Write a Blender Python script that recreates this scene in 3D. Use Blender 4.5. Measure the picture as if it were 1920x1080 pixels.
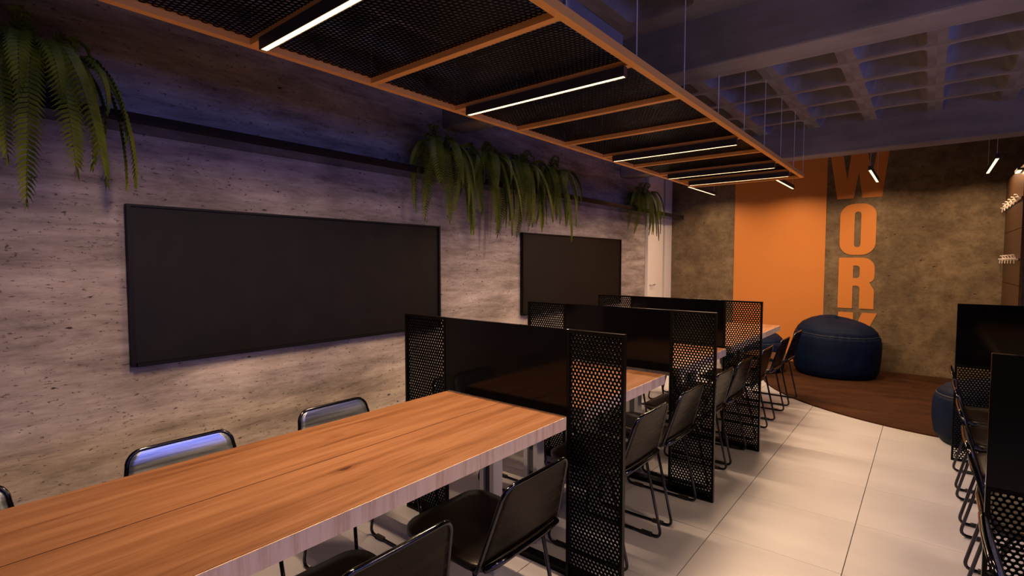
import bpy, bmesh, math, random
from mathutils import Vector, Matrix

for o in list(bpy.data.objects):
    bpy.data.objects.remove(o)
S = bpy.context.scene
COL = S.collection
PI = math.pi
random.seed(7)

# ------------------------------------------------------------------ camera
CAMZ = 1.40
cam_d = bpy.data.cameras.new('camera')
cam_d.sensor_width = 36.0
cam_d.lens = 964.0 / 1920.0 * 36.0
cam_d.clip_start = 0.02
cam = bpy.data.objects.new('camera', cam_d)
COL.objects.link(cam)
cam.location = (0, 0, CAMZ)
cam.rotation_euler = (PI / 2 - math.atan(49.0 / 964.0), 0, math.radians(39.0))
S.camera = cam

# ------------------------------------------------------------------ world, exposure
world = bpy.data.worlds.new('world')
S.world = world
world.use_nodes = True
bg = world.node_tree.nodes['Background']
bg.inputs['Color'].default_value = (0.27, 0.29, 1.0, 1)
bg.inputs['Strength'].default_value = 6.2
S.view_settings.view_transform = 'Standard'
S.view_settings.look = 'None'
S.view_settings.gamma = 1.0
S.view_settings.use_curve_mapping = False
S.view_settings.exposure = 0.0

LAMP_COL = (1.0, 0.65, 0.38)
LAMP_W = 35.0          # watts of one strip lamp under the canopy
PEND_W = 13.0

# room box
XL, XR, YF, YB = -3.25, 3.60, -2.00, 8.00
ZC = 2.817
ROOF = 3.08

# window daylight: portals over the real window openings of the right wall
WINS = [(-1.62, -0.12), (0.12, 1.62), (1.86, 3.36), (3.60, 5.10)]
WZ0, WZ1 = 1.15, 2.25
for (a, b) in WINS:
    L = bpy.data.lights.new('window_portal', 'AREA')
    L.shape = 'RECTANGLE'; L.size = WZ1 - WZ0; L.size_y = b - a
    L.cycles.is_portal = True
    o = bpy.data.objects.new('window_portal', L); COL.objects.link(o)
    o.location = (XR + 0.16, (a + b) / 2, (WZ0 + WZ1) / 2)
    o.rotation_euler = (0, PI / 2, 0)

# ------------------------------------------------------------------ materials
MATS = {}
def nt(name):
    m = bpy.data.materials.new(name); m.use_nodes = True
    t = m.node_tree; b = t.nodes['Principled BSDF']
    MATS[name] = m
    return m, t, b
def plain(name, col, rough=0.5, metal=0.0, spec=0.5, coat=0.0):
    m, t, b = nt(name)
    b.inputs['Base Color'].default_value = (*col, 1)
    b.inputs['Roughness'].default_value = rough
    b.inputs['Metallic'].default_value = metal
    b.inputs['Specular IOR Level'].default_value = spec
    b.inputs['Coat Weight'].default_value = coat
    return m
def N(t, typ, **kw):
    n = t.nodes.new(typ)
    for k, v in kw.items(): setattr(n, k, v)
    return n
def mapping(t, scale, rot=(0, 0, 0), coord='Object'):
    tc = N(t, 'ShaderNodeTexCoord'); mp = N(t, 'ShaderNodeMapping')
    mp.inputs['Scale'].default_value = scale; mp.inputs['Rotation'].default_value = rot
    t.links.new(tc.outputs[coord], mp.inputs['Vector'])
    return mp.outputs['Vector']
def noise(t, vec, scale, detail=4, rough=0.55, dist=0.0):
    n = N(t, 'ShaderNodeTexNoise')
    n.inputs['Scale'].default_value = scale; n.inputs['Detail'].default_value = detail
    n.inputs['Roughness'].default_value = rough; n.inputs['Distortion'].default_value = dist
    t.links.new(vec, n.inputs['Vector'])
    return n.outputs['Fac']
def ramp(t, fac, stops):
    r = N(t, 'ShaderNodeValToRGB'); e = r.color_ramp.elements
    while len(e) < len(stops): e.new(0.5)
    for i, (p, c) in enumerate(stops):
        e[i].position = p; e[i].color = (*c, 1) if len(c) == 3 else c
    t.links.new(fac, r.inputs['Fac'])
    return r.outputs['Color']
def mix(t, fac, a, b, typ='MIX'):
    n = N(t, 'ShaderNodeMix', data_type='RGBA', blend_type=typ)
    for sock, v in ((n.inputs[0], fac), (n.inputs[6], a), (n.inputs[7], b)):
        if isinstance(v, (int, float)): sock.default_value = v
        elif isinstance(v, tuple): sock.default_value = (*v, 1)
        else: t.links.new(v, sock)
    return n.outputs[2]
def bump(t, b, h, strength=0.3, dist=0.01):
    n = N(t, 'ShaderNodeBump'); n.inputs['Strength'].default_value = strength
    n.inputs['Distance'].default_value = dist
    t.links.new(h, n.inputs['Height']); t.links.new(n.outputs['Normal'], b.inputs['Normal'])

def concrete(name, dark, light, streak, pit=True, rough=0.75, blotch=1.4, dist=0.25, nr=0.66):
    m, t, b = nt(name)
    v1 = mapping(t, streak)
    n1 = noise(t, v1, 3.0, 9, nr, dist)
    n2 = noise(t, mapping(t, (1, 1, 1)), blotch, 5, 0.6)
    c1 = ramp(t, n1, [(0.30, dark), (0.68, light)])
    c2 = ramp(t, n2, [(0.30, (0.52, 0.50, 0.48)), (0.66, (1, 1, 1))])
    c = mix(t, 0.85, c1, c2, 'MULTIPLY')
    if pit:
        vp = mapping(t, (3.2, 3.2, 7.5))
        vo = N(t, 'ShaderNodeTexVoronoi'); vo.inputs['Scale'].default_value = 1.5
        t.links.new(vp, vo.inputs['Vector'])
        wob = noise(t, mapping(t, (1, 1, 2.2)), 26, 3, 0.6)
        ad = N(t, 'ShaderNodeMath', operation='MULTIPLY_ADD')
        t.links.new(wob, ad.inputs[0]); ad.inputs[1].default_value = 0.20
        t.links.new(vo.outputs['Distance'], ad.inputs[2])
        pm = ramp(t, ad.outputs[0], [(0.135, (0, 0, 0)), (0.175, (1, 1, 1))])
        fine = noise(t, mapping(t, (1, 1, 2.6)), 34, 3, 0.6)
        fm = ramp(t, fine, [(0.30, (0.25, 0.25, 0.25)), (0.38, (1, 1, 1))])
        pm = mix(t, 1.0, pm, fm, 'MULTIPLY')
        c = mix(t, pm, (dark[0] * .22, dark[1] * .20, dark[2] * .18), c)
        bump(t, b, pm, 0.5, 0.01)
    t.links.new(c, b.inputs['Base Color'])
    b.inputs['Roughness'].default_value = rough
    b.inputs['Specular IOR Level'].default_value = 0.3
    return m

concrete('concrete_left', (0.15, 0.124, 0.118), (0.56, 0.495, 0.47), (1.0, 0.55, 3.4), nr=0.74)
concrete('concrete_back', (0.085, 0.058, 0.034), (0.29, 0.215, 0.135), (1.5, 1.0, 1.9), blotch=1.6, dist=0.1, nr=0.78)
concrete('concrete_ceiling', (0.26, 0.25, 0.27), (0.36, 0.35, 0.37), (1, 1, 1), pit=False)
concrete('concrete_beam', (0.26, 0.25, 0.27), (0.38, 0.37, 0.39), (0.25, 3, 3), pit=False)
plain('white_paint', (0.78, 0.74, 0.72), 0.45)
plain('plaster', (0.20, 0.19, 0.21), 0.7)
plain('grout', (0.30, 0.27, 0.25), 0.8)
plain('mural_orange', (0.64, 0.235, 0.055), 0.6, spec=0.25)
plain('frame_orange', (0.90, 0.42, 0.09), 0.45)
plain('lamp_housing', (0.035, 0.030, 0.030), 0.45)
plain('cable', (0.75, 0.75, 0.8), 0.5, 0.0)
plain('mesh_black', (0.0015, 0.0015, 0.002), 0.35, 0.0, 0.04)
plain('screen_frame', (0.003, 0.0025, 0.0025), 0.3, 0.0, 0.12)
plain('gloss_black', (0.002, 0.0016, 0.002), 0.10, 0.0, 0.25)
plain('shelf_black', (0.010, 0.009, 0.010), 0.14, 0.0, 0.6)
plain('board_frame', (0.004, 0.0036, 0.004), 0.45, spec=0.15)
plain('chair_tube', (0.055, 0.055, 0.065), 0.12, 1.0, 0.6)
plain('chair_pad', (0.008, 0.008, 0.008), 0.5)
plain('aluminium', (0.62, 0.63, 0.68), 0.35, 0.75)
plain('aluminium_dark', (0.05, 0.05, 0.06), 0.5)
plain('pot', (0.02, 0.018, 0.018), 0.5)
plain('hook_white', (0.80, 0.72, 0.66), 0.4)
plain('steel', (0.5, 0.5, 0.52), 0.3, 0.9)
plain('window_frame', (0.04, 0.04, 0.045), 0.4)

m, t, b = nt('tile')
v = mapping(t, (0.55, 1.4, 1))
c = ramp(t, noise(t, v, 1.6, 5, 0.55, 0.4), [(0.3, (0.42, 0.42, 0.455)), (0.7, (0.50, 0.50, 0.54))])
t.links.new(c, b.inputs['Base Color'])
b.inputs['Roughness'].default_value = 0.33
b.inputs['Specular IOR Level'].default_value = 0.35

def wood(name, stops, scale, rough=0.42, knots=True, spec=0.35):
    m, t, b = nt(name)
    v = mapping(t, scale)
    n1 = noise(t, v, 2.2, 8, 0.62, 0.35)
    fine = noise(t, mapping(t, tuple(s * 3.2 for s in scale)), 3.0, 4, 0.7)
    f = N(t, 'ShaderNodeMath', operation='MULTIPLY_ADD')
    t.links.new(fine, f.inputs[0]); f.inputs[1].default_value = 0.45
    t.links.new(n1, f.inputs[2])
    sub = N(t, 'ShaderNodeMath', operation='SUBTRACT'); t.links.new(f.outputs[0], sub.inputs[0]); sub.inputs[1].default_value = 0.22
    c = ramp(t, sub.outputs[0], stops)
    if knots:
        for kx, ky in ((.115, .455), (-.185, .60), (-.05, -.35)):
            tc = N(t, 'ShaderNodeTexCoord'); mp = N(t, 'ShaderNodeMapping')
            mp.inputs['Location'].default_value = (-kx / .045, -ky / .12, 0); mp.inputs['Scale'].default_value = (1 / .045, 1 / .12, 0)
            t.links.new(tc.outputs['Object'], mp.inputs['Vector'])
            ln = N(t, 'ShaderNodeVectorMath', operation='LENGTH'); t.links.new(mp.outputs[0], ln.inputs[0])
            wob = N(t, 'ShaderNodeMath', operation='MULTIPLY_ADD'); t.links.new(n1, wob.inputs[0]); wob.inputs[1].default_value = 1.1; t.links.new(ln.outputs['Value'], wob.inputs[2])
            k = ramp(t, wob.outputs[0], [(0.62, (.30, .22, .2)), (0.74, (.95, .9, .86)), (0.80, (.66, .58, .52)), (0.87, (.98, .96, .95)), (.93, (.78, .72, .68)), (1.0, (1, 1, 1))])
            c = mix(t, 1.0, c, k, 'MULTIPLY')
        vo = N(t, 'ShaderNodeTexVoronoi'); vo.inputs['Scale'].default_value = 1.0
        t.links.new(mapping(t, (2.6, 0.95, 1)), vo.inputs['Vector'])
        k = ramp(t, vo.outputs['Distance'], [(0.03, (0.30, 0.22, 0.18)), (0.10, (0.8, 0.74, 0.7)), (0.2, (1, 1, 1))])
        wv = N(t, 'ShaderNodeTexWave', wave_type='RINGS', rings_direction='SPHERICAL')
        c = mix(t, 1.0, c, k, 'MULTIPLY')
        t.nodes.remove(wv)
    t.links.new(c, b.inputs['Base Color'])
    b.inputs['Roughness'].default_value = rough
    b.inputs['Specular IOR Level'].default_value = spec
    return m
wood('table_wood', [(0.28, (0.095, 0.036, 0.014)), (0.42, (0.175, 0.075, 0.031)), (0.58, (0.225, 0.105, 0.049)), (0.8, (0.275, 0.138, 0.068))], (13.0, 0.65, 13.0))
wood('edge_wood', [(0.3, (0.58, 0.38, 0.23)), (0.5, (0.80, 0.60, 0.41)), (0.7, (0.86, 0.69, 0.50))], (9.0, 9.0, 0.6), 0.5, False)
wood('rug_brown', [(0.28, (0.022, 0.0085, 0.004)), (0.5, (0.044, 0.017, 0.007)), (0.75, (0.066, 0.026, 0.010))], (1.0, 3.0, 1.0), 0.85, False, 0.1)
wood('panel_brown', [(0.3, (0.055, 0.024, 0.010)), (0.5, (0.070, 0.031, 0.013)), (0.7, (0.085, 0.040, 0.017))], (3.0, 0.5, 6.0), 0.4, False)

# chair ply: near-black brown with fine streaks across
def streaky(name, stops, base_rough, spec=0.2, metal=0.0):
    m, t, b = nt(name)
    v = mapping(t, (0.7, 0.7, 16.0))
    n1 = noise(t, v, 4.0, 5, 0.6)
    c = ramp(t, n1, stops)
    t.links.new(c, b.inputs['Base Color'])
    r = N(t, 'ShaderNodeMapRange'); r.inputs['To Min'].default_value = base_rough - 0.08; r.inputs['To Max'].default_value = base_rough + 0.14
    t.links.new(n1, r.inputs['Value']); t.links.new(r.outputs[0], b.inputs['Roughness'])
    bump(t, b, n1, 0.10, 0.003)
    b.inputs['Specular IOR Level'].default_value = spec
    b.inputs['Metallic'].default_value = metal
streaky('chair_ply', [(0.35, (0.003, 0.0016, 0.0012)), (0.65, (0.016, 0.0075, 0.0045))], 0.24, 0.07)
streaky('chair_sheen', [(0.35, (0.24, 0.29, 0.38)), (0.65, (0.60, 0.68, 0.82))], 0.20, 0.5, 0.9)  # pale bluish metal: window reflection worked into the colour of the backrest front
plain('chair_seat', (0.009, 0.006, 0.005), 0.35)

m, t, b = nt('board_black')
v = mapping(t, (1, 1.2, 1.0))
c = ramp(t, noise(t, v, 6.0, 5, 0.6), [(0.35, (0.0025, 0.002, 0.0022)), (0.7, (0.0055, 0.004, 0.0045))])
t.links.new(c, b.inputs['Base Color']); b.inputs['Roughness'].default_value = 0.55; b.inputs['Specular IOR Level'].default_value = 0.2

m, t, b = nt('pouf_blue')
v = mapping(t, (1, 1, 1))
c = ramp(t, noise(t, v, 5.0, 4, 0.6), [(0.35, (0.0008, 0.0046, 0.021)), (0.7, (0.0016, 0.008, 0.034))])
t.links.new(c, b.inputs['Base Color']); b.inputs['Roughness'].default_value = 0.62
b.inputs['Specular IOR Level'].default_value = 0.12
plain('pouf_seam', (0.006, 0.014, 0.032), 0.6)

def leaf(name, c0, c1):
    m, t, b = nt(name)
    c = ramp(t, noise(t, mapping(t, (1, 1, 1)), 9.0, 3), [(0.3, c0), (0.7, c1)])
    t.links.new(c, b.inputs['Base Color']); b.inputs['Roughness'].default_value = 0.5
    b.inputs['Specular IOR Level'].default_value = 0.25
leaf('fern_leaf', (0.085, 0.125, 0.009), (0.22, 0.265, 0.022))
plain('fern_stem', (0.10, 0.11, 0.025), 0.6)

m, t, b = nt('lamp_glow')
b.inputs['Base Color'].default_value = (1, 0.85, 0.65, 1)
b.inputs['Emission Color'].default_value = (1.0, 0.64, 0.32, 1)
b.inputs['Emission Strength'].default_value = 3.2

m = bpy.data.materials.new('glass'); m.use_nodes = True; MATS['glass'] = m
t = m.node_tree; t.nodes.clear()
out = N(t, 'ShaderNodeOutputMaterial'); mx = N(t, 'ShaderNodeMixShader')
tr = N(t, 'ShaderNodeBsdfTransparent'); gl = N(t, 'ShaderNodeBsdfGlossy'); fr = N(t, 'ShaderNodeFresnel')
gl.inputs['Roughness'].default_value = 0.02; tr.inputs['Color'].default_value = (0.93, 0.95, 0.97, 1)
t.links.new(fr.outputs[0], mx.inputs[0]); t.links.new(tr.outputs[0], mx.inputs[1]); t.links.new(gl.outputs[0], mx.inputs[2])
t.links.new(mx.outputs[0], out.inputs[0])

# ------------------------------------------------------------------ mesh helpers
class MB:
    def __init__(s): s.v = []; s.f = []
    def box(s, x0, y0, z0, x1, y1, z1):
        n = len(s.v)
        s.v += [(x0,y0,z0),(x1,y0,z0),(x1,y1,z0),(x0,y1,z0),(x0,y0,z1),(x1,y0,z1),(x1,y1,z1),(x0,y1,z1)]
        s.f += [tuple(n+i for i in q) for q in ((0,3,2,1),(4,5,6,7),(0,1,5,4),(1,2,6,5),(2,3,7,6),(3,0,4,7))]
        return s
    def prism(s, pts, z0, z1, fn=lambda x, y, z: (x, y, z)):
        n = len(s.v); k = len(pts)
        s.v += [fn(x, y, z0) for x, y in pts] + [fn(x, y, z1) for x, y in pts]
        s.f.append(tuple(n + i for i in reversed(range(k)))); s.f.append(tuple(n + k + i for i in range(k)))
        s.f += [(n + i, n + (i+1) % k, n + k + (i+1) % k, n + k + i) for i in range(k)]
        return s
    def tube(s, pts, r, seg=8, closed=False):
        pts = [Vector(p) for p in pts]; n0 = len(s.v); m = len(pts)
        prev = None
        for i, p in enumerate(pts):
            if closed: d = pts[(i+1) % m] - pts[i-1]
            else: d = pts[min(i+1, m-1)] - pts[max(i-1, 0)]
            d.normalize()
            if prev is None:
                a = Vector((0, 0, 1)) if abs(d.z) < 0.9 else Vector((1, 0, 0))
                u = d.cross(a).normalized()
            else:
                u = (prev - d * prev.dot(d)).normalized()
            prev = u; w = d.cross(u)
            for j in range(seg):
                a = 2 * PI * j / seg
                s.v.append(tuple(p + (u * math.cos(a) + w * math.sin(a)) * r))
        for i in range(m if closed else m - 1):
            for j in range(seg):
                a = n0 + i * seg; bq = n0 + ((i+1) % m) * seg
                s.f.append((a + j, a + (j+1) % seg, bq + (j+1) % seg, bq + j))
        if not closed:
            s.f.append(tuple(n0 + j for j in reversed(range(seg))))
            s.f.append(tuple(n0 + (m-1)*seg + j for j in range(seg)))
        return s
    def mesh(s, name, mat, smooth=False):
        me = bpy.data.meshes.new(name); me.from_pydata(s.v, [], s.f)
        me.materials.append(MATS[mat])
        if smooth: me.polygons.foreach_set('use_smooth', [True] * len(me.polygons))
        me.update()
        return me
    def build(s, name, mat, parent=None, smooth=False, bevel=0):
        o = link(name, s.mesh(name, mat, smooth), parent)
        if bevel:
            b = o.modifiers.new('bevel', 'BEVEL'); b.width = bevel; b.segments = 2; b.limit_method = 'ANGLE'
        return o
def link(name, data, parent=None, loc=None, rot=None):
    o = bpy.data.objects.new(name, data); COL.objects.link(o)
    if parent: o.parent = parent
    if loc: o.location = loc
    if rot: o.rotation_euler = rot
    return o
def tag(o, label, cat=None, group=None, kind=None):
    o['label'] = label
    if cat: o['category'] = cat
    if group: o['group'] = group
    if kind: o['kind'] = kind
    return o
def thing(name, label, cat, loc=(0, 0, 0), rz=0, group=None):
    o = link(name, None, None, loc, (0, 0, rz)); o.empty_display_size = 0.1
    return tag(o, label, cat, group)
def struct(o, label=None, cat=None):
    o['kind'] = 'structure'
    if label: o['label'] = label
    if cat: o['category'] = cat
    return o
def copy_tree(src, parent=None):
    c = src.copy(); COL.objects.link(c); c.parent = parent
    for ch in list(src.children):
        copy_tree(ch, c)
    return c
def box(name, mat, a, b, parent=None, bevel=0):
    return MB().box(*a, *b).build(name, mat, parent, bevel=bevel)
def arc(c, r, a0, a1, n):
    return [(c[0] + r * math.cos(a0 + (a1-a0) * i / n), c[1] + r * math.sin(a0 + (a1-a0) * i / n)) for i in range(n + 1)]
def rrect(x0, y0, x1, y1, r, n=5):
    p = []
    for cx, cy, a in ((x1-r, y1-r, 0), (x0+r, y1-r, PI/2), (x0+r, y0+r, PI), (x1-r, y0+r, 1.5*PI)):
        p += arc((cx, cy), r, a, a + PI/2, n)
    return p

def perforated(name, w, h, pitch, r, th, mat):
    """hex perforated sheet in the local x-z plane, x 0..w, z 0..h, y -th/2..th/2"""
    s = MB()
    nc = int(w / pitch); rs = pitch * math.sqrt(3) / 2; nr = int(h / rs)
    ox = (w - nc * pitch) / 2; oz = (h - nr * rs) / 2
    R = pitch / math.sqrt(3)
    out = []; inn = []
    for k in range(12):
        a = k * PI / 6
        q = pitch / 2 if k % 2 == 0 else R
        out.append((q * math.cos(a), q * math.sin(a))); inn.append((r * math.cos(a), r * math.sin(a)))
    for j in range(nr):
        n = nc if j % 2 == 0 else nc - 1
        for i in range(n):
            cx = ox + (i + 0.5 + (0.5 if j % 2 else 0)) * pitch; cz = oz + (j + 0.5) * rs
            b = len(s.v)
            for y in (-th/2, th/2):
                s.v += [(cx + p[0], y, cz + p[1]) for p in out]
                s.v += [(cx + p[0], y, cz + p[1]) for p in inn]
            for k in range(12):
                k2 = (k + 1) % 12
                s.f.append((b+k, b+k2, b+12+k2, b+12+k))
                s.f.append((b+24+k2, b+24+k, b+36+k, b+36+k2))
                s.f.append((b+12+k, b+12+k2, b+36+k2, b+36+k))
    return s.mesh(name, mat)

# ------------------------------------------------------------------ floor
PT = 0.57
floor = MB().box(XL, YF, -0.10, XR, YB, -0.006).build('floor', 'grout')
struct(floor, 'pale square tile floor with thin dark joints', 'floor')
g = 0.0022
gy = 0.0008
tile_me = MB().box(-PT/2 + g, -PT/2 + gy, -0.006, PT/2 - g, PT/2 - gy, 0.0).mesh('floor_tile', 'tile')
x0t = -0.83 - 5 * PT; y0t = 3.24 - 10 * PT
cut = {}
for i in range(14):
    for j in range(20):
        a = max(XL, x0t + i * PT); b_ = min(XR, x0t + (i+1) * PT)
        c_ = max(YF, y0t + j * PT); d_ = min(YB, y0t + (j+1) * PT)
        if b_ - a < 0.02 or d_ - c_ < 0.02: continue
        if b_ - a > PT - 1e-4 and d_ - c_ > PT - 1e-4: me = tile_me
        else:
            key = (round(b_-a, 4), round(d_-c_, 4))
            if key not in cut:
                hx, hy = key[0]/2 - g, key[1]/2 - gy
                cut[key] = MB().box(-hx, -hy, -0.006, hx, hy, 0).mesh('floor_tile', 'tile')
            me = cut[key]
        link('floor_tile', me, floor, ((a+b_)/2, (c_+d_)/2, 0))

# ------------------------------------------------------------------ walls
T = 0.14
struct(box('wall_left', 'concrete_left', (XL - T, YF - T, -0.1), (XL, YB + T, ROOF)), 'board-marked grey concrete wall behind the two blackboards', 'wall')
struct(box('wall_back', 'concrete_back', (XL, YB, -0.1), (XR + T, YB + T, ROOF)), 'brown mottled concrete wall with the orange lettering', 'wall')
struct(box('wall_front', 'plaster', (XL, YF - T, -0.1), (XR + T, YF, ROOF)), 'plain plaster wall at the near end', 'wall')
s = MB()
s.box(XR, YF, -0.1, XR + T, YB, WZ0).box(XR, YF, WZ1, XR + T, YB, ROOF)
ys = [YF] + [q for w in WINS for q in w] + [YB]
for i in range(0, len(ys), 2): s.box(XR, ys[i], WZ0, XR + T, ys[i+1], WZ1)
struct(s.build('wall_right', 'plaster'), 'plain plaster wall with the row of windows', 'wall')
for i, (a, b_) in enumerate(WINS):
    w = link('window_%d' % (i + 1), None); struct(w, 'dark-framed window in the right wall, number %s from the near end' % ('one', 'two', 'three', 'four')[i], 'window')
    f = 0.05
    s = MB().box(XR+.04, a, WZ0, XR+.10, a+f, WZ1).box(XR+.04, b_-f, WZ0, XR+.10, b_, WZ1)
    s.box(XR+.04, a+f, WZ0, XR+.10, b_-f, WZ0+f).box(XR+.04, a+f, WZ1-f, XR+.10, b_-f, WZ1)
    mid = (a + b_) / 2
    s.box(XR+.04, mid-.025, WZ0+f, XR+.10, mid+.025, WZ1-f)
    s.build('window_frame', 'window_frame', w)
    for (p, q) in ((a+f, mid-.025), (mid+.025, b_-f)):
        box('pane', 'glass', (XR+.066, p, WZ0+f), (XR+.072, q, WZ1-f), w)

# partition at the far right: lower than the beams, clad with brown panels
part = MB().box(0.672, 6.62, 0, XR, YB, 2.285).build('wall_partition', 'concrete_back')
struct(part, 'brown panelled partition in the far right corner', 'wall')
pz = [0.0, 0.60, 1.176, 1.714, 2.30]
for i in range(4):
    for (ya, yb) in ((6.60, 8.0),):
        box('wall_panel', 'panel_brown', (0.65, ya, pz[i] + .003), (0.672, yb, pz[i+1] - .003), part)
# glowing picture-light on top of the partition
wl = thing('wall_lamp', 'small glowing strip lamp at the top of the brown partition', 'lamp', (0.62, 6.72, 2.24))
box('housing', 'lamp_housing', (-.016, -.10, 0), (.03, .10, .02), wl)
box('diffuser', 'lamp_glow', (-.012, -.095, -.006), (.014, .095, 0), wl)
L = bpy.data.lights.new('wall_lamp_light', 'AREA'); L.shape = 'RECTANGLE'; L.size = 0.02; L.size_y = 0.18; L.energy = 0.5; L.color = LAMP_COL
lo = link('wall_lamp_light', L, wl, (0, 0, -.010))

# column in the far left corner
col = link('column_corner', None, None, (XL, 7.1, 0)); struct(col, 'white painted column in the far left corner', 'column')
box('column_face', 'white_paint', (0, 0.02, 0), (0.05, 0.56, ROOF - .3), col, 0.004)
box('column_groove', 'lamp_housing', (0, 0.56, 0), (0.012, 0.64, ROOF - .3), col)
box('column_side', 'white_paint', (0, 0.64, 0), (0.05, 0.90, ROOF - .3), col, 0.004)
MB().tube([(0.05, .09, 1.06), (0.085, .09, 1.06), (0.085, .20, 1.06)], 0.009).build('lever_handle', 'steel', col, True)

# ------------------------------------------------------------------ ceiling: waffle slab and beams
ceil = MB().box(XL, YF, ROOF, XR, YB, ROOF + .12).build('ceiling', 'concrete_ceiling')
struct(ceil, 'concrete waffle slab with rows of deep coffers', 'ceiling')
PXW, PYW = 0.492, 0.487
def coffer_mesh(px, py):
    s = MB()
    hx, hy = px/2, py/2
    ow, oh = hx - 0.052, hy - 0.034
    rings = []
    o1 = rrect(-ow, -oh, ow, oh, 0.055)
    o2 = rrect(-ow + .006, -oh + .006, ow - .006, oh - .006, 0.052)
    o3 = rrect(-ow + .055, -oh + .055, ow - .055, oh - .055, 0.075)
    o4 = rrect(-ow + .085, -oh + .085, ow - .085, oh - .085, 0.06)
    k = len(o1)
    # square border ring matched to the rounded opening
    o0 = []
    for (x, y) in o1:
        if abs(x) / ow > abs(y) / oh: o0.append((math.copysign(hx, x), max(-hy, min(hy, y * hx / abs(x)))))
        else: o0.append((max(-hx, min(hx, x * hy / abs(y))), math.copysign(hy, y)))
    # snap nearest to corners
    for sx in (-1, 1):
        for sy in (-1, 1):
            q = min(range(k), key=lambda i: (o0[i][0] - sx*hx)**2 + (o0[i][1] - sy*hy)**2)
            o0[q] = (sx*hx, sy*hy)
    for ring, z in ((o0, 0), (o1, 0), (o2, .012), (o3, .195), (o4, .215)):
        rings.append(len(s.v)); s.v += [(x, y, z) for x, y in ring]
    for a, b in zip(rings, rings[1:]):
        s.f += [(a + i, b + i, b + (i+1) % k, a + (i+1) % k) for i in range(k)]
    s.f.append(tuple(rings[-1] + i for i in range(k)))
    return s.mesh('coffer', 'concrete_ceiling')
cof = coffer_mesh(PXW, PYW)
BEAMS = [(3.07, 3.31), (6.31, 6.55)]
xs = [-0.985 + PXW * (i + .5) for i in range(-6, 11)]
xs = [x for x in xs if XL < x - PXW/2 + .3 and x + PXW/2 < XR + .2]
rows = [3.456 + PYW * (k + .5) for k in range(6)] + [2.93 - PYW * (k + .5) for k in range(7)] + [6.56 + PYW * (k + .5) for k in range(2)]
for y in rows:
    for x in xs:
        link('coffer', cof, ceil, (x, y, ZC))
# plain strips beside the beams
box('slab_strip', 'concrete_ceiling', (XL, 2.93, ZC), (XR, 3.456, ROOF), ceil)
box('slab_strip', 'concrete_ceiling', (XL, 7.53, ZC), (XR, YB, ROOF), ceil)
box('slab_strip', 'concrete_ceiling', (XL, YF, ZC), (XR, 2.93 - 7*PYW, ROOF), ceil)
for i, (a, b_) in enumerate(BEAMS):
    o = box('trim_%d' % (i + 1), 'concrete_beam', (XL, a, 2.53), (XR, b_, ROOF), None, 0.012)
    struct(o, ('deep concrete beam crossing above the mesh canopy', 'far concrete beam crossing in front of the orange mural')[i], 'beam')
dct = thing('air_duct', 'long rectangular duct hung above the mesh canopy', 'duct', (-1.36, 0.55, 2.335))
box('duct_body', 'plaster', (-.26, -2.0, 0), (.21, 1.70, .13), dct, .004)
for yy in (-1.2, .0, 1.2):
    box('flange', 'concrete_beam', (-.275, yy - .015, -.012), (.225, yy + .015, .14), dct)
for yy in (-1.0, 1.0):
    for xx in (-.2, .15): MB().tube([(xx, yy, .13), (xx, yy, .49)], .005, 6).build('hanger', 'cable', dct)

# ------------------------------------------------------------------ mural
def curve_mesh(name, polys, th, mat):
    cu = bpy.data.curves.new(name, 'CURVE'); cu.dimensions = '2D'; cu.fill_mode = 'BOTH'; cu.extrude = th / 2
    for pts in polys:
        sp = cu.splines.new('POLY'); sp.points.add(len(pts) - 1)
        for p, (x, y) in zip(sp.points, pts): p.co = (x, y, 0, 1)
        sp.use_cyclic_u = True
    tmp = bpy.data.objects.new('tmp', cu); COL.objects.link(tmp)
    dg = bpy.context.evaluated_depsgraph_get(); dg.update()
    me = bpy.data.meshes.new_from_object(tmp.evaluated_get(dg))
    bpy.data.objects.remove(tmp); bpy.data.curves.remove(cu)
    me.name = name; me.materials.clear(); me.materials.append(MATS[mat])
    return me
stripe = box('mural_stripe', 'mural_orange', (-2.245, YB - .005, 0.0), (-1.084, YB - .001, 2.80))
tag(stripe, 'broad flat orange stripe painted down the back concrete wall', 'mural')
mur = thing('wall_lettering', 'tall orange block letters reading WORK downward on back wall', 'lettering', (-0.728, YB - .004, 0))
h = .66
W = [(-.335, 1), (-.195, 1), (-.130, .36), (-.085, 1), (.075, 1), (.130, .36), (.190, 1), (.315, 1), (.245, 0), (.040, 0), (-.005, .50), (-.055, 0), (-.235, 0)]
O = [rrect(-.195, 0, .195, 1, .16, 8)]
def sc(pts): return [(x, y * h) for x, y in pts]
letters = [
    ('letter_w', [sc(W)], 2.222),
    ('letter_o', [rrect(-.195, 0, .195, h, .155, 9), rrect(-.035, .10, .035, h - .10, .034, 6)], 1.490),
    ('letter_r', [[(-.195, 0), (-.195, h), (.06, h)] + arc((.06, h - .135), .135, PI/2, 0, 8)[1:] + [(.195, h - .22)] + arc((.115, h - .245), .08, .3, -1.25, 5)
                  + [(.16, h - .345)] + arc((.12, h - .43), .075, .9, 0, 4) + [(.195, .0), (.04, .0), (.04, h - .40)] + arc((.005, h - .40), .035, 0, PI/2, 4) + [(-.035, h - .365), (-.035, 0)],
                 [(-.035, h - .265), (0, h - .265)] + arc((.0, h - .228), .037, -PI/2, 0, 4) + [(.037, h - .14)] + arc((.0, h - .14), .037, 0, PI/2, 4) + [(-.035, h - .103)]], .795),
    ('letter_k', [[(-.185, 0), (-.185, h), (-.02, h), (-.02, h*.60), (.075, h), (.235, h), (.105, h*.53), (.245, 0), (.085, 0), (-.02, h*.42), (-.02, 0)]], .082),
]
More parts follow.
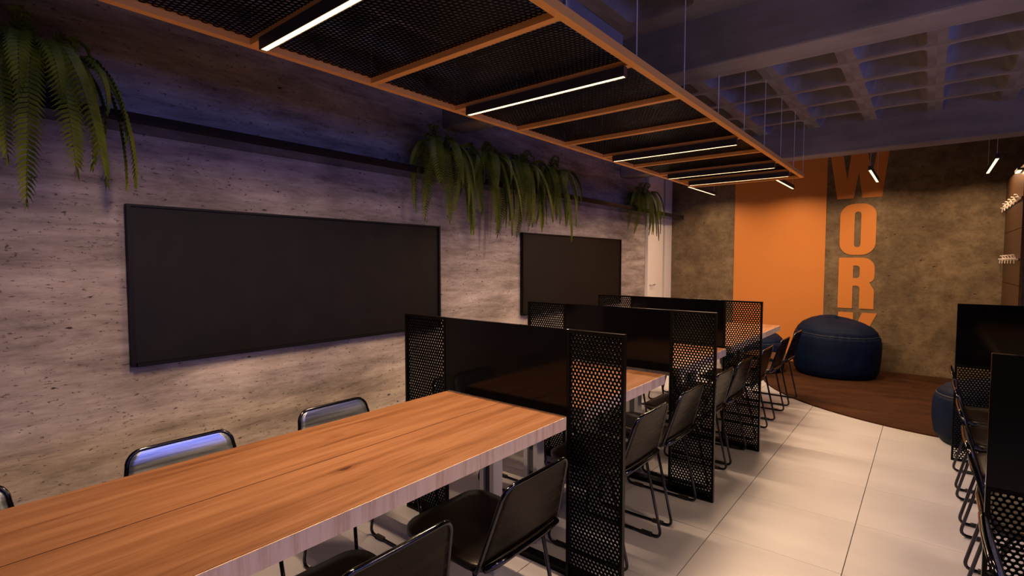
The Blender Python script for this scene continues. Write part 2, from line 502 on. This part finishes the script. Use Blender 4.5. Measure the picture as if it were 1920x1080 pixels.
for nme, polys, z in letters:
    link(nme, curve_mesh(nme, polys, .004, 'mural_orange'), mur, (0, 0, z), (PI/2, 0, 0))

# hook rails on the partition
for k, (z, lab) in enumerate(((1.99, 'upper rail of small white pegs on the brown partition'), (1.42, 'lower rail of small white pegs on the brown partition'))):
    hr = thing('peg_rail', lab, 'peg rail', (0.65, 6.9, z), 0, 'white peg rails')
    box('rail', 'panel_brown', (-.010, -.28, -.012), (0, 1.08, .012), hr)
    for j in range(6):
        y = -.20 + j * .25
        s = MB()
        s.tube([(-.010, y, 0), (-.030, y, 0), (-.032, y, -.036)], .005, 6)
        s.tube([(-.020, y, .010), (-.046, y, .010)], .008, 6)
        s.build('peg', 'hook_white', hr)
        MB().tube([(-.010, y + .1, 0), (-.028, y + .1, .045), (-.044, y + .1, .045)], .007, 6).build('peg', 'hook_white', hr)

# ------------------------------------------------------------------ rug
rc = (0.42, 7.277); rr = 2.03
pts = []
for i in range(96):
    a = 2 * PI * i / 96
    x = rc[0] + rr * math.cos(a); y = rc[1] + rr * math.sin(a)
    if y > YB - .01:
        pts.append((max(-1.45, x), YB - .01)) if False else pts.append((x, YB - .01))
    else: pts.append((x, y))
pp = []
for p in pts:
    q = (min(p[0], 0.64), p[1]) if p[1] > 6.59 else p
    if not pp or (abs(pp[-1][0]-q[0]) + abs(pp[-1][1]-q[1])) > 1e-4: pp.append(q)
rug = MB().prism(pp, 0.0, 0.014).build('round_rug', 'rug_brown')
tag(rug, 'large dark brown round rug under the blue poufs', 'rug')

# ------------------------------------------------------------------ shelf and blackboards on the left wall
sh = thing('wall_shelf', 'long glossy black shelf running along the concrete wall', 'shelf', (XL, 0, 2.07))
box('shelf_board', 'shelf_black', (0, YF + .3, 0), (.23, YB - .01, .012), sh)
box('shelf_lip', 'shelf_black', (.23, YF + .3, -.002), (.245, YB - .01, .05), sh)

def blackboard(y0, y1, label):
    o = thing('blackboard', label, 'blackboard', (XL, y0, .85), 0, 'blackboards on the concrete wall')
    w = y1 - y0; hh = .85
    box('board', 'board_black', (0, .018, .018), (.028, w - .018, hh - .012), o)
    s = 0.018
    box('frame_side', 'board_frame', (0, 0, 0), (.04, s, hh), o)
    box('frame_side', 'board_frame', (0, w - s, 0), (.04, w, hh), o)
    box('frame_top', 'board_frame', (0, s, hh - .012), (.04, w - s, hh), o)
    box('chalk_tray', 'board_frame', (0, s, 0), (.06, w - s, .018), o)
blackboard(.82, 3.005, 'wide framed blackboard nearest the camera, beside the long wooden table')
blackboard(4.145, 6.30, 'farther framed blackboard below the row of four ferns')

# ------------------------------------------------------------------ ferns
def frond_mesh(length, rise, reach, drop, width, n=30, twist=0.0):
    """frond in local space: grows from origin along +x, up then arching down"""
    s = MB(); P = []
    m = 60
    for i in range(m + 1):
        u = i / m
        x = reach * (1 - (1 - u) ** 1.9)
        z = rise * math.sin(min(u * 2.1, 1) * PI / 2) - drop * max(0, u - .22) ** 1.75 / (.78 ** 1.75) - 0
        y = twist * u * u
        P.append(Vector((x, y, z)))
    cum = [0.0]
    for i in range(m): cum.append(cum[-1] + (P[i+1] - P[i]).length)
    length = cum[-1]; n = int(length / .023)
    Q = []
    j = 0
    for i in range(m + 1):
        L_ = length * i / m
        while j < m - 1 and cum[j+1] < L_: j += 1
        Q.append(P[j].lerp(P[j+1], (L_ - cum[j]) / max(1e-6, cum[j+1] - cum[j])))
    P = Q
    def at(u):
        f = u * m; i = min(int(f), m - 1); return P[i].lerp(P[i+1], f - i), (P[i+1] - P[i]).normalized()
    for i in range(n):
        u = .12 + .88 * i / (n - 1)
        p, d = at(min(u, .999))
        side = Vector((0, 1, 0)); nrm = d.cross(side).normalized()
        wv = width * (math.sin(PI * min(1, (u - .02) ** .85)) ** .55 if u < .97 else .15)
        wv = max(wv, width * .07)
        gap = length * .88 / n
        for sgn in (-1, 1):
            b0 = p - d * gap * .33; b1 = p + d * gap * .33
            q = p + side * sgn * wv * .55 + d * gap * .70 + nrm * wv * .10
            q0 = q - d * gap * .30 + nrm * gap * .30; q1 = q + d * gap * .30 - nrm * gap * .30
            b0 = b0 + nrm * gap * .22; b1 = b1 - nrm * gap * .22
            tip = p + side * sgn * wv + d * gap * 1.9 + nrm * wv * (-.12)
            k = len(s.v)
            s.v += [tuple(b0), tuple(b1), tuple(q1), tuple(tip), tuple(q0)]
            s.f += [(k, k+1, k+2, k+4), (k+4, k+2, k+3)]
    me = s.mesh('frond', 'fern_leaf')
    # midrib
    st = MB(); st.tube([tuple(P[i]) for i in range(0, m + 1, 5)], .0022, 4)
    n0 = len(s.v)
    s.v += st.v; nf = len(s.f); s.f += [tuple(n0 + i for i in f) for f in st.f]
    bpy.data.meshes.remove(me)
    me = s.mesh('frond', 'fern_leaf'); me.materials.append(MATS['fern_stem'])
    for i, p in enumerate(me.polygons):
        if i >= nf: p.material_index = 1
    return me
FR = {
 'long': [frond_mesh(.90, .20, .29, .72, .062, 36, .03), frond_mesh(.86, .24, .25, .68, .064, 34, -.05), frond_mesh(.80, .18, .34, .56, .060, 32, .06), frond_mesh(.8, .22, .31, .62, .060, 32, -.02)],
 'mid': [frond_mesh(.66, .24, .36, .44, .058, 27, .02), frond_mesh(.60, .22, .38, .32, .056, 26, -.04)],
 'up': [frond_mesh(.38, .33, .14, .04, .050, 18, .0), frond_mesh(.34, .28, .18, .06, .050, 17, .02)],
}
def fern(y, label, seed, group, scale=1.0):
    rnd = random.Random(seed)
    o = thing('potted_fern', label, 'fern', (XL + .145, y, 2.084), 0, group)
    s = MB(); pr = []
    prof = [(.001, .0), (.055, 0), (.072, .07), (.078, .07), (.078, .085), (.066, .085), (.064, .07), (.001, .07)]
    seg = 16
    for r, z in prof:
        for j in range(seg): s.v.append((r * math.cos(2*PI*j/seg), r * math.sin(2*PI*j/seg), z))
    for i in range(len(prof) - 1):
        for j in range(seg): s.f.append((i*seg + j, i*seg + (j+1) % seg, (i+1)*seg + (j+1) % seg, (i+1)*seg + j))
    s.build('pot', 'pot', o)
    def put(kind, ang, sc, tilt=0):
        me = rnd.choice(FR[kind])
        f = link('frond', me, o, (.02 * math.cos(ang), .02 * math.sin(ang), .07), (rnd.uniform(-.18, .18), tilt, ang))
        f.scale = (sc, sc * rnd.uniform(.85, 1.1), sc)
    n = 10
    for i in range(n):       # long hanging fronds over the front of the shelf
        a = -1.30 + 2.60 * i / (n - 1) + rnd.uniform(-.10, .10)
        put('long', a, scale * rnd.uniform(.84, 1.06))
    for i in range(8):
        a = -1.65 + 3.3 * i / 7 + rnd.uniform(-.15, .15)
        put('mid', a, scale * rnd.uniform(.8, 1.05) * (.85 if abs(a) > 1.4 else 1))
    for i in range(7):
        a = -1.5 + 3.0 * i / 6 + rnd.uniform(-.2, .2)
        put('up', a, scale * rnd.uniform(.8, 1.05))
    return o
fern(0.47, 'lush hanging fern at the left end of the shelf, above the table', 3, 'ferns on the shelf', 1.0)
fern(-0.02, 'hanging fern cut off by the left picture edge', 11, 'ferns on the shelf', 1.0)
fern(2.88, 'leftmost fern of the row of four on the shelf', 21, 'ferns on the shelf', .96)
fern(3.36, 'second fern from the left in the row of four', 22, 'ferns on the shelf', .96)
fern(3.88, 'third fern from the left in the row of four', 23, 'ferns on the shelf', .96)
fern(4.38, 'rightmost fern of the row of four on the shelf', 24, 'ferns on the shelf', .96)
fern(6.55, 'small single fern at the far end of the shelf by the white column', 31, 'ferns on the shelf', .90)

# ------------------------------------------------------------------ mesh canopies with strip lamps
FX0, FX1, FZ = -2.125, -1.028, 2.255
FW = FX1 - FX0
bars = [-0.15 + .565 * i for i in range(11)] + [5.955]
RW, RH = .034, .036
wx = FW - RW + .012
def flat(me):
    for v in me.vertices: v.co = (v.co.x, v.co.z, v.co.y)
    me.flip_normals(); return me
mp1 = flat(perforated('mesh_panel', wx, .565 - RW + .012, .0225, .0083, .003, 'mesh_black'))
mp2 = flat(perforated('mesh_panel', wx, bars[-1] - bars[-2] - RW + .012, .0225, .0083, .003, 'mesh_black'))
bar_me = MB().box(RW/2, -RW/2, 0, FW - RW/2, RW/2, RH).mesh('crossbar', 'frame_orange')
cab_me = MB().tube([(0, 0, RH), (0, 0, ZC - FZ + .10)], .0026, 6).mesh('suspension_cable', 'cable')
def canopy(x0, ybars, label):
    cy = thing('mesh_canopy', label, 'canopy', (x0, 0, FZ))
    ya, yb = ybars[0] - RW/2, ybars[-1] + RW/2
    for x in (0, FW): box('side_rail', 'frame_orange', (x - RW/2, ya, 0), (x + RW/2, yb, RH), cy)
    for y in ybars: link('crossbar', bar_me, cy, (0, y, 0))
    for a, b_ in zip(ybars, ybars[1:]):
        link('mesh_panel', mp1 if b_ - a > .5 else mp2, cy, (RW/2 - .006, a + RW/2 - .006, .026))
    for y in ybars:
        for x in (0, FW): link('suspension_cable', cab_me, cy, (x, y + (.03 if x else 0), 0))
canopy(FX0, bars, 'orange framed black mesh canopy hung on cables over the left tables')
RBARS = bars[:5]
canopy(.28, RBARS, 'added orange framed black mesh canopy over the right tables, outside the picture')  # unseen canopy, added to carry lamps for warm light from the right

def strip_lamp(loc, rz, length, label, cat_group, watts, cables=0.0):
    o = thing('strip_lamp', label, 'lamp', loc, rz, cat_group)
    hl = length / 2; w = .016; hgt = .045
    s = MB()
    s.box(-hl, -w, .010, hl, w, hgt).box(-hl, -w, 0, hl, -w + .004, .010).box(-hl, w - .004, 0, hl, w, .010)
    s.box(-hl, -w + .004, 0, -hl + .004, w - .004, .010).box(hl - .004, -w + .004, 0, hl, w - .004, .010)
    s.build('housing', 'lamp_housing', o)
    box('diffuser', 'lamp_glow', (-hl + .005, -w + .0045, .0015), (hl - .005, w - .0045, .009), o)
    if cables:
        for x in (-hl + .05, hl - .05):
            MB().tube([(x, 0, hgt), (x, 0, cables)], .002, 5).build('cable', 'cable', o)
    L = bpy.data.lights.new('strip_light', 'AREA'); L.shape = 'RECTANGLE'; L.size = length - .02; L.size_y = 2*w - .01
    L.energy = watts; L.color = LAMP_COL; L.spread = math.radians(165)
    lo = link('strip_light', L, o, (0, 0, .0005))
    return o
lz = FZ - .045
for i, (k, lab) in enumerate(((2, 'longest-looking glowing strip lamp, nearest on the canopy, cut by the top edge'),
              (4, 'second nearest glowing strip lamp under the orange canopy'),
              (7, 'middle glowing strip lamp under the canopy, third in view'),
              (9, 'glowing strip lamp second from the far end of the canopy'),
              (10, 'glowing strip lamp last at the far end of the canopy'))):
    strip_lamp((-1.537, bars[k] - .012, lz), 0, .955, lab, 'strip lamps under the canopy', LAMP_W)
for k, f, lab in ((2, .25, 'added unseen strip lamp nearer the window end under the right canopy'), (4, .7, 'added unseen strip lamp at the far end under the right canopy')):
    strip_lamp((.28 + .59, bars[k] - .012, lz), 0, .955, lab, 'added strip lamps under the right canopy', LAMP_W * f)  # unseen lamps, added to warm the table edges and aisle floor
for x, lab in ((-2.43, 'pendant strip lamp farthest left, just past the canopy corner'), (-1.422, 'pendant strip lamp hanging in front of the orange stripe'),
               (-.512, 'pendant strip lamp hanging in front of the letter W'), (.465, 'pendant strip lamp at the right, before the dark corner')):
    strip_lamp((x, 7.125, 2.36), PI/2, 1.06, lab, 'pendant strip lamps before the mural', PEND_W, .62)

# ------------------------------------------------------------------ tables
TX0, TX1, TXC, TZ, TT = -1.87, -1.165, -1.515, .75, .054
def h_post():
    s = MB()
    s.box(-.030, -.042, 0, .030, -.018, TZ - TT).box(-.030, .018, 0, .030, .042, TZ - TT)
    return s.mesh('post', 'aluminium')
post_me = h_post()
web_me = MB().box(-.016, -.018, 0.0, .016, .018, TZ - TT).mesh('post_web', 'aluminium_dark')
def table(y0, y1, posts, label, x0=TX0, x1=TX1, grp='long wooden tables'):
    xc = (x0 + x1) / 2
    o = thing('long_table', label, 'table', (xc, (y0 + y1) / 2, 0), 0, grp)
    hw = (x1 - x0) / 2; hl = (y1 - y0) / 2; e = .006
    for a, b_ in ((-hw, -.002), (.002, hw)):
        box('plank', 'table_wood', (a, -hl, TZ - TT + .001), (b_, hl, TZ), o)
    TE = TZ - .0015
    e = .0025
    s = MB().box(-hw - e, -hl - e, TZ - TT, -hw, hl + e, TE).box(hw, -hl - e, TZ - TT, hw + e, hl + e, TE)
    s.box(-hw, -hl - e, TZ - TT, hw, -hl, TE).box(-hw, hl, TZ - TT, hw, hl + e, TE)
    s.build('edge_band', 'edge_wood', o)
    for py in posts:
        p = link('post', post_me, o, (.01, py - (y0 + y1) / 2, 0), (0, 0, PI / 2))
        link('post_web', web_me, p)
    return o
table(-.90, 1.795, (-.3, 1.71), 'long wooden table in the foreground reaching past the left edge')
table(1.945, 2.84, (2.035, 2.74), 'wooden table between the nearest and the second screen')
table(3.06, 3.99, (3.16, 3.89), 'wooden table between the second and third screen')
table(4.11, 5.80, (4.21, 5.62), 'wooden table at the far end by the blue poufs')

# ------------------------------------------------------------------ desk screens
SW, SHT = .27, 1.11
PIT, PR = .0180, .0059
fr = .013
wing_me = perforated('perforated_sheet', SW - 2*fr + .018, SHT - 2*fr + .012, PIT, PR, .006, 'mesh_black')
SWL = .325
wing_ml = perforated('perforated_sheet', SWL - 2*fr + .018, SHT - 2*fr + .012, PIT, PR, .006, 'mesh_black')
wing_lo = perforated('perforated_sheet', SW - 2*fr + .018, .68 - 2*fr + .012, PIT, PR, .006, 'mesh_black')
def wing_frame(w, h):
    s = MB(); d = .011
    s.box(0, -d, 0, fr, d, h).box(w - fr, -d, 0, w, d, h).box(fr, -d, 0, w - fr, d, fr).box(fr, -d, h - fr, w - fr, d, h)
    return s.mesh('wing_frame', 'screen_frame')
wf_me = wing_frame(SW, SHT); wf_lo = wing_frame(SW, .68); wf_ml = wing_frame(SWL, SHT)
def screen(y, label, xa=-2.28, xb=-.93):
    o = thing('desk_screen', label, 'screen', (0, y, 0), 0, 'black screens across the left tables')
    for x, fm, sm in ((xa, wf_ml, wing_ml), (xb - SW, wf_me, wing_me)):
        wgo = link('wing_frame', fm, o, (x, 0, 0))
        link('perforated_sheet', sm, wgo, (fr - .009, 0, fr - .006))
    box('center_panel', 'gloss_black', (xa + SWL + .001, -.009, TZ - .02), (xb - SW - .001, .009, SHT), o, .002)
    box('foot_bar', 'screen_frame', (TXC - .02, .014, 0), (xb - .03, .064, .028), o)
    box('foot_bar', 'screen_frame', (xa + .03, .014, 0), (TXC - .04, .064, .028), o)
    return o
screen(1.868, 'nearest black screen with perforated wings at the end of the foreground table')
screen(3.01, 'second black screen with perforated wings from the foreground table')
screen(4.05, 'farthest black screen with perforated wings, before the far table')
def rscreen(y, label, xa=.165, xb=1.475):
    o = thing('desk_screen', label, 'screen', (0, y, 0), 0, 'black screens across the right tables')
    for x in (xa, xb - SW):
        wgo = link('wing_frame', wf_lo, o, (x, 0, 0))
        link('perforated_sheet', wing_lo, wgo, (fr - .009, 0, fr - .006))
    box('solid_panel', 'gloss_black', (xa, -.011, .681), (xb, .011, SHT), o, .002)
    return o
rscreen(4.745, 'right-hand black screen farther back, beside the blue pouf')
rscreen(2.225, 'right-hand black screen nearest, cut by the right edge')
table(2.30, 4.66, (2.5, 4.5), 'wooden table of the right row, behind the nearest right screen', .42, 1.12, 'long wooden tables')

# ------------------------------------------------------------------ chairs
def make_chair():
    o = thing('sled_chair', 'x', 'chair')
    # seat: rounded slab, slightly dished, front corners rounded
    pts = rrect(-.205, -.205, .205, .21, .075, 6)
    s = MB(); k = len(pts)
    rings = [(.93, .420), (1.0, .428), (1.0, .444), (.97, .452), (.80, .450), (.45, .444)]
    for sc_, z in rings:
        s.v += [(x * sc_, y * sc_, z + .010 * (y / .2) * (1 if y > 0 else .4)) for x, y in pts]
    for i in range(len(rings) - 1):
        s.f += [(i*k + j, i*k + (j+1) % k, (i+1)*k + (j+1) % k, (i+1)*k + j) for j in range(k)]
    s.f.append(tuple((len(rings)-1)*k + j for j in range(k))); s.f.append(tuple(reversed(range(k))))
    s.build('seat', 'chair_seat', o, True)
    # backrest: trapezoid with rounded top corners, leaning back, slightly curved
    zb, zt = .455, .712
    def bp(x, u, off=0.0):
        y = -.200 - .070 * u + .35 * x * x * .5 + off
        return (x, y, zb + (zt - zb) * u)
    hw0, hw1 = .215, .172
    def hw(u): return hw0 + (hw1 - hw0) * u
    out = []
    n = 24
    # outline in (x,u)
    rad_u = .20
    left = []
    for i in range(10): u = i / 9 * (1 - rad_u); left.append((-hw(u), u))
    cx = -hw(1 - rad_u) + .05
    for i in range(1, 7):
        a = PI - (PI / 2) * i / 6
        left.append((cx + .05 * math.cos(a) + .0, 1 - rad_u + rad_u * math.sin(a)))
    right = [(-x, u) for x, u in reversed(left)]
    outline = left + [(cx * (1 - 2 * i / 8), 1.0) for i in range(1, 8)] + right
    # panel as rows
    s = MB(); rowsu = [u for _, u in left]; m = 13
    for off in (-.004, .004):
        for (xl, u) in left:
            for j in range(m):
                s.v.append(bp(xl + (-2 * xl) * j / (m - 1), u, off))
    R_ = len(left)
    for side in (0, 1):
        b0 = side * R_ * m
        for i in range(R_ - 1):
            for j in range(m - 1):
                q = (b0 + i*m + j, b0 + i*m + j+1, b0 + (i+1)*m + j+1, b0 + (i+1)*m + j)
                s.f.append(q if side == 0 else tuple(reversed(q)))
    e = R_ * m
    for i in range(R_ - 1):
        s.f.append((i*m, (i+1)*m, e + (i+1)*m, e + i*m)); s.f.append((i*m + m-1, e + i*m + m-1, e + (i+1)*m + m-1, (i+1)*m + m-1))
    for j in range(m - 1):
        s.f.append((j, e + j, e + j+1, j+1)); a = (R_-1)*m; s.f.append((a + j, a + j+1, e + a + j+1, e + a + j))
    bk = s.build('backrest', 'chair_ply', o, True); bk.data.materials.append(MATS['chair_sheen'])
    for i in range((R_ - 1) * (m - 1), 2 * (R_ - 1) * (m - 1)): bk.data.polygons[i].material_index = 1  # sitter's side takes the painted window sheen, outer side stays dark ply
    # tube frame round the back
    tp = [(-.19, -.13, .425), (-.205, -.175, .432)] + [bp(x, u) for x, u in outline] + [(.205, -.175, .432), (.19, -.13, .425)]
    MB().tube(tp, .0075, 8).build('back_frame', 'chair_tube', o, True)
    MB().tube([(-.20, -.203, .447), (-.1, -.212, .444), (.1, -.212, .444), (.20, -.203, .447)], .010, 8).build('rear_rail', 'chair_tube', o, True)
    # sled legs
    for sx in (-1, 1):
        x = sx * .183; r = .0075
        def bend(p0, p1, p2, rad, n=5):
            p0, p1, p2 = map(Vector, (p0, p1, p2))
            a = p1 + (p0 - p1).normalized() * rad; b = p1 + (p2 - p1).normalized() * rad
            return [tuple(a.lerp(p1, t_).lerp(p1.lerp(b, t_), t_)) for t_ in [i / n for i in range(n + 1)]]
        A = (x * .80, -.10, .418); B = (x, -.145, .405); Cc = (x, -.235, r); D = (x, .205, r); E = (x * .9, .14, .418)
        path = [A] + bend(A, B, Cc, .025) + bend(B, Cc, D, .04) + bend(Cc, D, E, .04) + [E]
        lg = MB().tube(path, r, 8).build('sled_leg', 'chair_tube', o, True)
        for yy in (-.155, .13):
            MB().box(x - .010, yy - .030, 0, x + .010, yy + .030, .019).build('glide', 'chair_pad', lg, bevel=.003)
    MB().tube([(-.165, .145, .410), (.165, .145, .410)], .007, 8).build('cross_tube', 'chair_tube', o, True)
    return o
proto = make_chair()
used = [False]
def chair(x, y, rz, label, group):
    c = proto if not used[0] else copy_tree(proto)
    used[0] = True
    c.location = (x, y, 0); c.rotation_euler = (0, 0, rz); c['label'] = label; c['group'] = group
FACE_L, FACE_R = PI / 2, -PI / 2       # local +y turned to -x / +x
RX, LX, QX = -1.240, -1.955, .400
G1, G2, G3 = 'chairs on the aisle side of the left tables', 'chairs along the concrete wall', 'chairs of the right row'
for y, lab in ((.775, 'black sled chair nearest the camera, cut off by the bottom edge'),
               (1.345, 'black sled chair just before the nearest perforated screen'),
               (2.255, 'black sled chair first behind the nearest perforated screen'),
               (2.765, 'black sled chair just before the second perforated screen'),
               (3.345, 'black sled chair first behind the second perforated screen'),
               (3.815, 'black sled chair just before the third perforated screen'),
               (4.465, 'black sled chair first behind the third perforated screen'),
               (5.10, 'black sled chair in the middle of the far table'),
               (5.69, 'black sled chair last at the far table, by the big blue pouf')):
    chair(RX, y, FACE_L, lab, G1)
for y, lab in ((.05, 'black sled chair by the wall, cut off by the left edge'),
               (.715, 'black sled chair by the wall under the left end of the near blackboard'),
               (1.365, 'black sled chair by the wall close to the nearest screen'),
               (2.18, 'black sled chair on the wall side behind the nearest screen, legs seen under the table'),
               (2.70, 'black sled chair on the wall side, just before the second screen'),
               (3.32, 'black sled chair on the wall side, first behind the second screen'),
               (3.78, 'black sled chair on the wall side, just before the third screen'),
               (4.50, 'black sled chair on the wall side, first behind the third screen'),
               (5.10, 'black sled chair on the wall side, middle of the far table')):
    chair(LX, y, FACE_R, lab, G2)
for y, lab in ((4.305, 'black sled chair of the right row next to the farther right screen'),
               (3.776, 'second black sled chair of the right row from the far screen'),
               (3.247, 'third black sled chair of the right row from the far screen'),
               (2.70, 'black sled chair of the right row mostly hidden by the nearest right screen'),
               (1.74, 'black sled chair in front of the nearest right screen, cut by the right edge')):
    chair(QX, y, FACE_R, lab, G3)

# ------------------------------------------------------------------ poufs
def pouf(loc, r, hgt, label, seed, squash=1.0, rz=0):
    o = thing('blue_pouf', label, 'pouf', loc, rz, 'blue poufs on the rug')
    rnd = random.Random(seed)
    seg = 96; s = MB()
    prof = [(.0, 0), (.80, 0), (.90, .015), (.97, .10), (1.0, .28), (1.005, .45), (1.0, .58), (.975, .69), (.935, .735)]
    top = [(.935, .735), (.90, .80), (.80, .875), (.63, .935), (.42, .978), (.20, .996), (.0, 1.0)]
    ph = [rnd.uniform(0, 6.28) for _ in range(6)]
    def P(u, z, a):
        wr = 0
        g1 = max(0, 1 - abs(z - .735) / .16)
        wr += .034 * g1 * g1 * math.sin(30 * a + ph[0] + 2.2 * math.sin(3 * a + ph[4])) * (0.5 + .5 * math.sin(2 * a + ph[1]))
        wr += .020 * math.sin(3 * a + ph[2]) * math.sin(PI * z) + .012 * math.sin(7 * a + ph[3]) * math.sin(2.5 * z)
        for ca in (ph[4], ph[5], ph[1] + 1):      # creases
            d = (a - ca + PI) % (2*PI) - PI
            wr -= .035 * math.exp(-(d / .05) ** 2) * math.exp(-((z - .33) / .14) ** 2)
        u2 = u * (1 + wr) if u > .02 else u
        zz = z * (1 + .04 * math.sin(a + ph[5]) * (z > .3))
        return (r * u2 * math.cos(a), r * squash * u2 * math.sin(a), hgt * zz)
    def lathe(pf, name, mat):
        s = MB(); fine = []
        for (u0, z0), (u1, z1) in zip(pf, pf[1:]):
            nn = 4
            for i in range(nn): fine.append((u0 + (u1-u0)*i/nn, z0 + (z1-z0)*i/nn))
        fine.append(pf[-1])
        for u, z in fine:
            for j in range(seg): s.v.append(P(max(u, .001), z, 2*PI*j/seg))
        for i in range(len(fine) - 1):
            for j in range(seg): s.f.append((i*seg + j, i*seg + (j+1) % seg, (i+1)*seg + (j+1) % seg, (i+1)*seg + j))
        return s.build(name, mat, o, True)
    lathe(prof, 'body', 'pouf_blue'); lathe(top, 'top_cushion', 'pouf_blue')
    MB().tube([P(.938, .735, 2*PI*j/seg) for j in range(seg)], .006, 6, True).build('seam', 'pouf_seam', o, True)
pouf((-.865, 7.46, .014), .465, .70, 'large dark blue pouf against the wall under the lettering', 5, 1.0, .6)
pouf((-1.76, 7.12, .014), .39, .52, 'smaller blue pouf half hidden behind the far table', 8, 1.0, 1.9)
pouf((.42, 5.28, .014), .36, .50, 'dark blue pouf at the right behind the farther right screen', 12, 1.0, .2)
